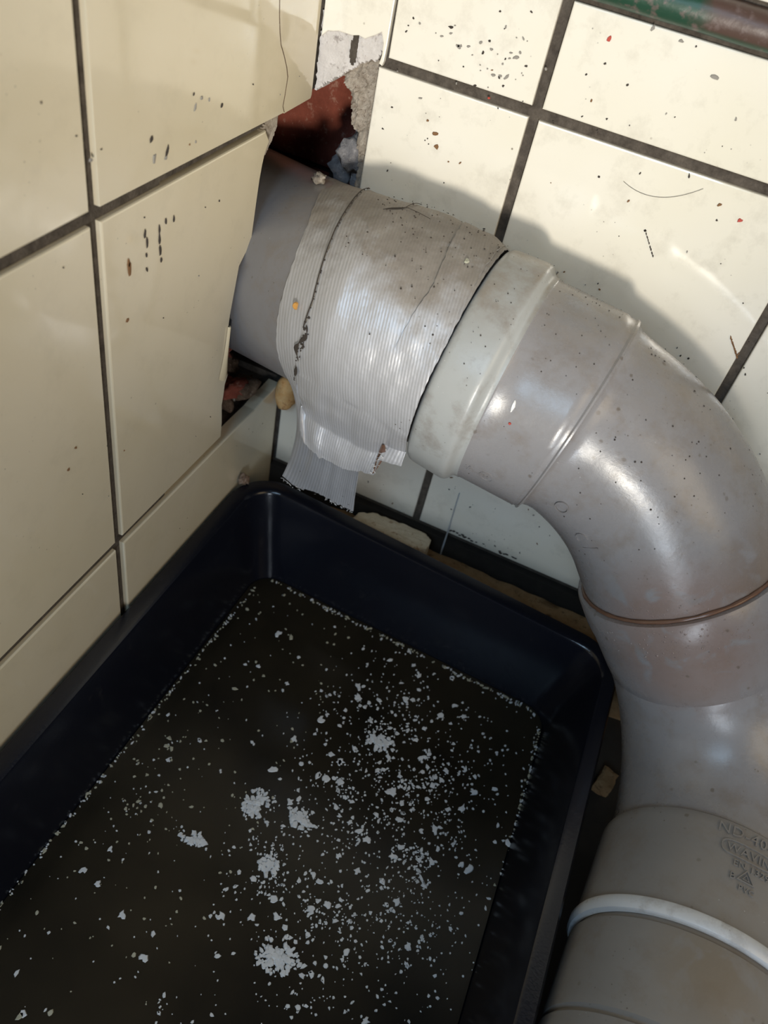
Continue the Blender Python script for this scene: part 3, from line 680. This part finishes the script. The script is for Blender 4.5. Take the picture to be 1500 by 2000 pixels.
# ring and plain letters on the bend
def wrapB(u, v, h, s=.1865, th=math.radians(105)):
    c, d = arc_at(s+u); uu, _ = frame(d, U1); ff = uu.cross(d); ff = ff if ff.y < 0 else -ff
    t = th-v/.0397; return tuple(c+(uu*math.cos(t)+ff*math.sin(t))*(.0397+h))
strip(mb, [(-.010+.0030*math.cos(2*math.pi*k/26), .0030*math.sin(2*math.pi*k/26)) for k in range(26)], .0004, wrapB, .0003, closed=True)
strip(mb, [(.0085+.0028*math.cos(t), -.004+.0028*math.sin(t)) for t in np.linspace(.9, 5.4, 16)], .0004, wrapB, .0003)
strip(mb, [(.0145, -.0068), (.0155, .0008)], .0005, wrapB, .0003)
o = mb.obj('molded_letters', M['pipe_elbow'], None); par(o, elb, ELB); o['kind'] = 'stuff'

PIPE_SIZE = 1.0875; PIPE_SHIFT = Vector((-.0140, .0304, -.0112))
def big(p): return Vector(p)*PIPE_SIZE+PIPE_SHIFT
# ------------------------------------------------------------------ duct tape
CF = F1
def interp(tab, x):
    if x <= tab[0][0]: return tab[0][1]
    for (a, va), (b, vb) in zip(tab, tab[1:]):
        if x <= b: return va+(vb-va)*(x-a)/(b-a)
    return tab[-1][1]
def cylp(s, th, r): t = math.radians(th); return A0+D1*s+(U1*math.cos(t)+CF*math.sin(t))*r
def tape(name, left, right, rad, th1, ends, curl, nu=70, nv=120, thick=.0005, slant=.18, kick=0., th0=-85, seed=0, hn=44, bow=0):
    """rows run around the pipe (theta), then hang to ends(u) -> world point"""
    rows_ = []; ribs = []
    for j in range(nv+1):
        th = th0+(th1-th0)*j/nv; l, r_ = interp(left, th), interp(right, th); row = []; rb = []
        for i in range(nu+1):
            u = i/nu; s = l+(r_-l)*u
            if i in (0, nu): s += .0005*noise.noise(Vector((th*.25, seed, i)))
            q = rad(s, th)+.0007*noise.noise(Vector((s*70, th*.035, seed)))+.0003*noise.noise(Vector((s*200, th*.10, seed+4)))
            row.append(cylp(s, th, q)); rb.append(s+slant*.04*math.radians(th))
        rows_.append(row); ribs.append(rb)
    if ends:
        base = rows_[-1]; prev = rows_[-2]
        for j in range(1, hn+1):
            t = j/hn; row = []; rb = []
            for i in range(nu+1):
                u = i/nu; p0 = base[i]; e = Vector(ends(u)); L_ = (e-p0).length
                tg = (base[i]-prev[i]).normalized(); p1 = p0+tg*L_*.42
                p = p0*(1-t)**2+p1*2*t*(1-t)+e*t*t
                if t > 1-kick: k = (t-1+kick)/kick; p += Vector((0, -curl*k, curl*.25*k))
                if bow: p.x += bow*math.sin(math.pi*t)*(1-u)**1.5
                p += Vector((0, 1, 0))*.0009*noise.noise(Vector((u*5, t*4, seed+2)))
                if j == hn: p += Vector((0, 0, .0009*noise.noise(Vector((u*22, seed, 1)))))
                row.append(p); rb.append(ribs[nv][i]+.0*t)
            rows_.append(row); ribs.append(rb)
    W_ = nu+1; H_ = len(rows_)
    vs = []; fs = []; nor = []
    for j in range(H_):
        for i in range(W_):
            a = rows_[min(j+1, H_-1)][i]-rows_[max(j-1, 0)][i]; b = rows_[j][min(i+1, nu)]-rows_[j][max(i-1, 0)]
            nn = b.cross(a).normalized()
            nor.append(nn)
    outp = [p for r__ in rows_ for p in r__]
    if nor[W_*(nv//2)+nu//2].dot(outp[W_*(nv//2)+nu//2]-at(.08)) < 0: nor = [-x for x in nor]
    inn = [p-n_*thick for p, n_ in zip(outp, nor)]
    N_ = len(outp)
    for j in range(H_-1):
        for i in range(nu):
            a = j*W_+i; fs.append((a, a+1, a+W_+1, a+W_)); fs.append((a+N_, a+W_+N_, a+W_+1+N_, a+1+N_))
    for i in range(nu):
        fs.append((i, i+N_, i+1+N_, i+1)); a = (H_-1)*W_+i; fs.append((a, a+1, a+1+N_, a+N_))
    for j in range(H_-1):
        a = j*W_; fs.append((a, a+W_, a+W_+N_, a+N_)); a = j*W_+nu; fs.append((a, a+N_, a+W_+N_, a+W_))
    mb = MB(); mb.add(outp+inn, fs); o = mb.obj(name, M['tape'], run, True, 45)
    at_ = o.data.attributes.new('rib', 'FLOAT', 'POINT'); R_ = [x for r__ in ribs for x in r__]; at_.data.foreach_set('value', R_+R_)
    return o, rows_
def sstep(x, a, b): t = min(1, max(0, (x-a)/(b-a))); return t*t*(3-2*t)
def rad1(s, th): return .0404+.0018*sstep(s, .036, .062)+.0012*sstep(th, 60, 120)
FL = [(0, (.0476, -.090, -.1324)), (.12, (.0530, -.090, -.1357)), (.45, (.0668, -.090, -.1333)), (.7, (.0752, -.090, -.1347)), (1, (.0848, -.090, -.1350))]
def endsF(u):
    for (a, pa), (b, pb) in zip(FL, FL[1:]):
        if u <= b: return Vector(pa).lerp(Vector(pb), (u-a)/(b-a))
    return Vector(FL[-1][1])
o, _ = tape('tape_flap', [(-85, .0335), (-18, .0341), (31, .0434), (53, .0458), (78, .0476), (92, .0494), (105, .0515), (118, .0555)], [(-85, .080), (115, .0900)], rad1, 118, endsF, .0, slant=-.22, seed=2, bow=0)
tag(o, 'loose duct tape end hanging down over the tray rim')
def rad2(s, th): return .0426+.0022*sstep(s, .052, .085)+.0016*(sstep(-th, -12, 18))*sstep(s, .055, .075)*(1-sstep(s, .100, .106))+.0016*sstep(th, 50, 125)*(1-.4*sstep(s, .09, .11))
EN = [(0, (.0618, -.100, -.0870)), (.05, (.0640, -.100, -.0935)), (.25, (.0710, -.100, -.0967)), (.6, (.0855, -.100, -.0966)), (.83, (.0952, -.100, -.0939)), (.845, (.0958, -.100, -.0850)), (1, (.1058, -.100, -.0836))]
def ends2(u):
    for (a, pa), (b, pb) in zip(EN, EN[1:]):
        if u <= b: return Vector(pa).lerp(Vector(pb), (u-a)/(b-a))
    return Vector(EN[-1][1])
o, rows2 = tape('tape_wrap', [(-85, .0480), (-9, .0506), (28, .0539), (42, .0557), (64, .0588), (81, .0592), (105, .0596)], [(-85, .1070), (-6, .1085), (30, .1088), (55, .1090), (82, .1086), (105, .1092)], rad2, 104, ends2, .0090, slant=-.245, kick=.34, nu=110, seed=5)
tag(o, 'wide wrap of silver duct tape with a turned-up lower edge')
# narrow overlapping strip on the right half, its edge shows as a seam
o, _ = tape('tape_strip', [(-85, .084), (-26, .0885), (6, .0916), (33, .0950), (56, .0935), (75, .0925)], [(-85, .1050), (-6, .1068), (30, .1075), (55, .1078), (75, .1075)], lambda s, th: rad2(s, th)+.0006, 66, None, 0, nu=40, nv=90, slant=-.245, seed=5.0)
tag(o, 'short dirty strip of tape overlapping the wrap')
# small creases and tears on the tape
mb = MB()
def surf(s, th, h, f=rad2): return tuple(cylp(s, th, f(s, th)+h))
def ridge(pts, wd, h, mb):
    L_ = []
    for i, (s, th, k) in enumerate(pts): 
        dt = math.degrees(wd*k/.043); L_.append([surf(s, th-dt*.5, .0006), surf(s+wd*.4, th, .0006+h*k), surf(s, th+dt*.5, .0006)])
    mb.loft(L_, closed=False)
if 0: ridge([(.0585+.0165*t, 4-8*t+3*math.sin(t*9), math.sin(math.pi*t)+.1) for t in np.linspace(0, 1, 14)], .0014, .0008, mb)
if 0: ridge([(.075-.0035*t, -4-22*t, math.sin(math.pi*t)+.1) for t in np.linspace(0, 1, 8)], .0010, .0006, mb)

mb = MB()
def scar(pts, mb):
    L_ = []
    for s, th, wd in pts:
        L_.append([surf(s-wd, th, .0004), surf(s, th, .0006), surf(s+wd, th, .0004)])
    mb.loft(L_, closed=False)
scar([(.0596+.0012*math.sin(t*7), 76+20*t, .0009*math.sin(math.pi*t)**.5*abs(math.cos(t*9))+.0001) for t in np.linspace(0, 1, 18)], mb)
scar([(.0600, 100+.6*t, .0006*math.sin(math.pi*t/12)+.0001) for t in range(13)], mb)
scar([(.0625+.0062*t, 3-9*t, .0010*math.sin(math.pi*t)+.0001) for t in np.linspace(0, 1, 10)], mb)
scar([(.0685+.011*t, -6+3*t, .0003*math.sin(math.pi*t)+.0001) for t in np.linspace(0, 1, 10)], mb)
scar([(.0685+.001*t, -6-22*t, .0002) for t in np.linspace(0, 1, 8)], mb)
scar([(interp([(-85, .0480), (-9, .0506), (28, .0539), (42, .0557), (64, .0588), (81, .0592), (105, .0596)], th)-.0003, th, .00022) for th in np.linspace(-20, 78, 50)], mb)
o = mb.obj('torn_gaps', M['speck'], run, True); tag(o, 'dark gaps and tears along the tape overlap')
mb = MB()
tag(mb.obj('unused', M['speck'], run), None) if False else None
for k in range(90):                                   # torn threads near the tear and the hanging edge
    if k < 40: u = random.gauss(.845, .012); p = rows2[-1-random.randint(0, 14)][max(0, min(110, int(u*110)))]+Vector((0, -.0008, 0))
    else: p = endsF(random.choice([random.uniform(.02, .25), random.uniform(.4, 1)]))+Vector((0, -.0006, random.uniform(-.0005, .0005)))
    q = p+Vector((random.uniform(-.0012, .0012), random.uniform(-.0008, 0), random.uniform(-.0008, .0006)))
    e = Vector((.00012, 0, .00012)); mb.add([p-e, p+e, q+e, q-e, p+Vector((0, -.0002, 0))], [(0, 1, 2, 3), (0, 1, 4), (1, 2, 4), (2, 3, 4), (3, 0, 4)])
o = mb.obj('frayed_threads', M['tape_fray'], run); tag(o, 'bright frayed threads along the torn tape edges', kind='stuff')
# brown adhesive in the tear
mb = MB(); L_ = []
jj = len(rows2)-1
for k in range(14):
    t = k/13; p = rows2[jj-26+int(24*t)][int(.835*110)]+Vector((0, -.0004, 0)); wd = .0013*math.sin(math.pi*min(1, .08+t*.9))+.0001
    L_.append([tuple(p+Vector((-wd, 0, 0))), tuple(p+Vector((0, -.0008, 0))), tuple(p+Vector((wd, 0, 0)))])
mb.loft(L_, closed=False); tag(mb.obj('tape_tear', M['seal'], run, True), 'brown adhesive showing in a tear of the tape')
# dirt lodged along the tape edge
mb = MB()
for k in range(46):
    th = random.uniform(-20, 112); s = interp([(-85, .0480), (-9, .0506), (28, .0539), (42, .0557), (64, .0588), (81, .0592), (105, .0596)], th)
    blob(mb, Vector(surf(s, th, .0002)), (Vector(surf(s, th, 1))-Vector(surf(s, th, 0))).normalized(), random.uniform(.0001, .0004), .0003)
for k in range(150):
    th = random.gauss(-5, 26); s = random.uniform(.058, .108)
    blob(mb, Vector(surf(s, th, .0008)), (Vector(surf(s, th, 1))-Vector(surf(s, th, 0))).normalized(), random.uniform(.0001, .0004), .0003)
for k in range(24):
    th = random.gauss(84, 6); s = .0602+random.gauss(0, .0009)
    blob(mb, Vector(surf(s, th, .0003)), (Vector(surf(s, th, 1))-Vector(surf(s, th, 0))).normalized(), random.uniform(.0002, .0006), .0005)
for k in range(90):
    th = random.gauss(15, 40); s = random.uniform(.112, .160); r_ = .0465 if s < .127 else .0427
    p = cylp(s, th, r_); blob(mb, p, (p-at(s)).normalized(), random.uniform(.00008, .0003), .0002)
for k in range(110):
    s = random.uniform(.165, amax); c, d = arc_at(s); uu, _v = frame(d, U1); ff = uu.cross(d); ff = ff if ff.y < 0 else -ff; th = math.radians(random.gauss(30, 40))
    e = uu*math.cos(th)+ff*math.sin(th); blob(mb, c+e*.0396, e, random.uniform(.0001, .00045), .0002)
tag(mb.obj('grit', M['speck'], run, True), 'dark grit sticking to the tape and elbow', kind='stuff')
# elbow flecks
mb = MB(); 
mb2 = MB()
def fleck(name, px_s, th, r, wd, ln, mat, label, ang=0):
    c = cylp(px_s, th, r); e = (c-at(px_s)).normalized(); t_ = D1.cross(e)
    mb = MB(); n_ = 9; ps = []
    for k in range(n_):
        q = 2*math.pi*k/n_; a_ = math.cos(q)*wd*(1+random.uniform(-.25, .25)); b_ = math.sin(q)*ln*(1+random.uniform(-.2, .2))
        a2 = a_*math.cos(ang)-b_*math.sin(ang); b2 = a_*math.sin(ang)+b_*math.cos(ang); ps.append((D1*a2+t_*b2))
    mb.add([tuple(p) for p in ps]+[tuple(p*.7+e*wd*.6) for p in ps], [tuple(range(n_, 2*n_))]+[(k, (k+1) % n_, n_+(k+1) % n_, n_+k) for k in range(n_)])
    mb.v = [tuple(Vector(q)) for q in mb.v]; o = mb.obj(name, M[mat]); o.location = c+e*.0001; tag(o, label, 'crumb'); o['onpipe'] = 1; return o
fleck('paint_fleck', .1395, 66, .0427, .0006, .0022, 'speck_white', 'elongated white paint fleck on the upper pipe elbow', -.15)
fleck('red_crumb', .1412, 74, .0427, .0005, .0006, 'speck_red', 'tiny red crumb just below the white paint fleck')
fleck('amber_crumb', .0536, 70, .0433, .0011, .0017, 'amber', 'small orange crumb stuck at the tape edge')
fleck('straw_fleck', .1005, 14, .0455, .0009, .0013, 'flake_tan', 'pale straw fleck on the dirty top of the tape')

# crumbs resting on things
o = lump('mortar_crumb', M['mortar'], None, big(cylp(.0345, -2, .0418)), (.0052, .0024, .0026), 31, .6, 3); o.rotation_euler = (0, -.3, -.9); tag(o, 'tan mortar crumb perched on top of the pipe at the tape edge', 'crumb')
o = lump('rusty_crumb', M['rust'], None, (.0042, -.0440, -.1940), (.0028, .0028, .0032), 43, .8, 3, 3); tag(o, 'rusty crumb on the tray corner against the left wall', 'crumb')
o = lump('filler_lump', M['foam'], None, (.0066, -.0062, -.1545), (.0064, .0054, .0118), 52, .18, 3, 1.5); tag(o, 'smooth orange filler lump in the corner under the pipe', 'filler')
# drip thread below the collar
p0 = Vector((.1262, -.0760, -.0965)); p1 = Vector((.1270, -.0120, -.2245))
pts = [p0.lerp(p1, t)+Vector((.0006*noise.noise(Vector((t*6, 0, 0))), 0, 0)) for t in np.linspace(0, 1, 30)]
o = hair([(.1180, -.0006, -.178), (.1182, -.0006, -.19), (.1185, -.0007, -.200), (.1188, -.0010, -.2085), (.1192, -.0040, -.216), (.1196, -.0060, -.2245)], [.0003, .0004, .0004, .0005, .0006, .0006], 'water_drip', M['drip'], None, 8)
tag(o, 'thin clear trickle running down the tile below the pipe collar', 'trickle')

# size and place the pipe run, then add the plain stub that leaves the wall at a slant
bpy.context.view_layer.update()
MT = Matrix.Translation(PIPE_SHIFT) @ Matrix.Scale(PIPE_SIZE, 4)
SL = Vector((-.383, .789, -.478))                     # the stub slants back into the corner hole along this direction
AX0 = big(A0)
def slant(p):
    if p.x >= .060: return p
    u = (.060-p.x)/.044; d = .041*1.15*u*u/(u+.15)
    c = AX0+D1*((p.x-AX0.x)/D1.x); wt = min(1, max(0, (p.z+.165)/.045))
    return c+(p-c)*(1+wt*d/.42)+SL*d*wt
def kids(o):
    for c in o.children:
        yield c; yield from kids(c)
pth = [(at(-.040), D1, .0370), (at(-.040), D1, .0402)]+[(at(q), D1, .0402) for q in np.linspace(-.036, .075, 60)]
sweep(pth, 'pipe_stub', M['pipe'], run)
for c in list(kids(run)):
    if c.type != 'MESH': continue
    for v in c.data.vertices:
        p = slant(MT @ v.co)
        if p.x > .0285: p.y = min(p.y, -.0005)
        v.co = p
o = bpy.data.objects['mortar_crumb']; o.location = slant(o.location)
for o in [o for o in bpy.data.objects if o.get('onpipe')]:
    o.location = slant(big(o.location)); o.scale = (PIPE_SIZE,)*3; del o['onpipe']
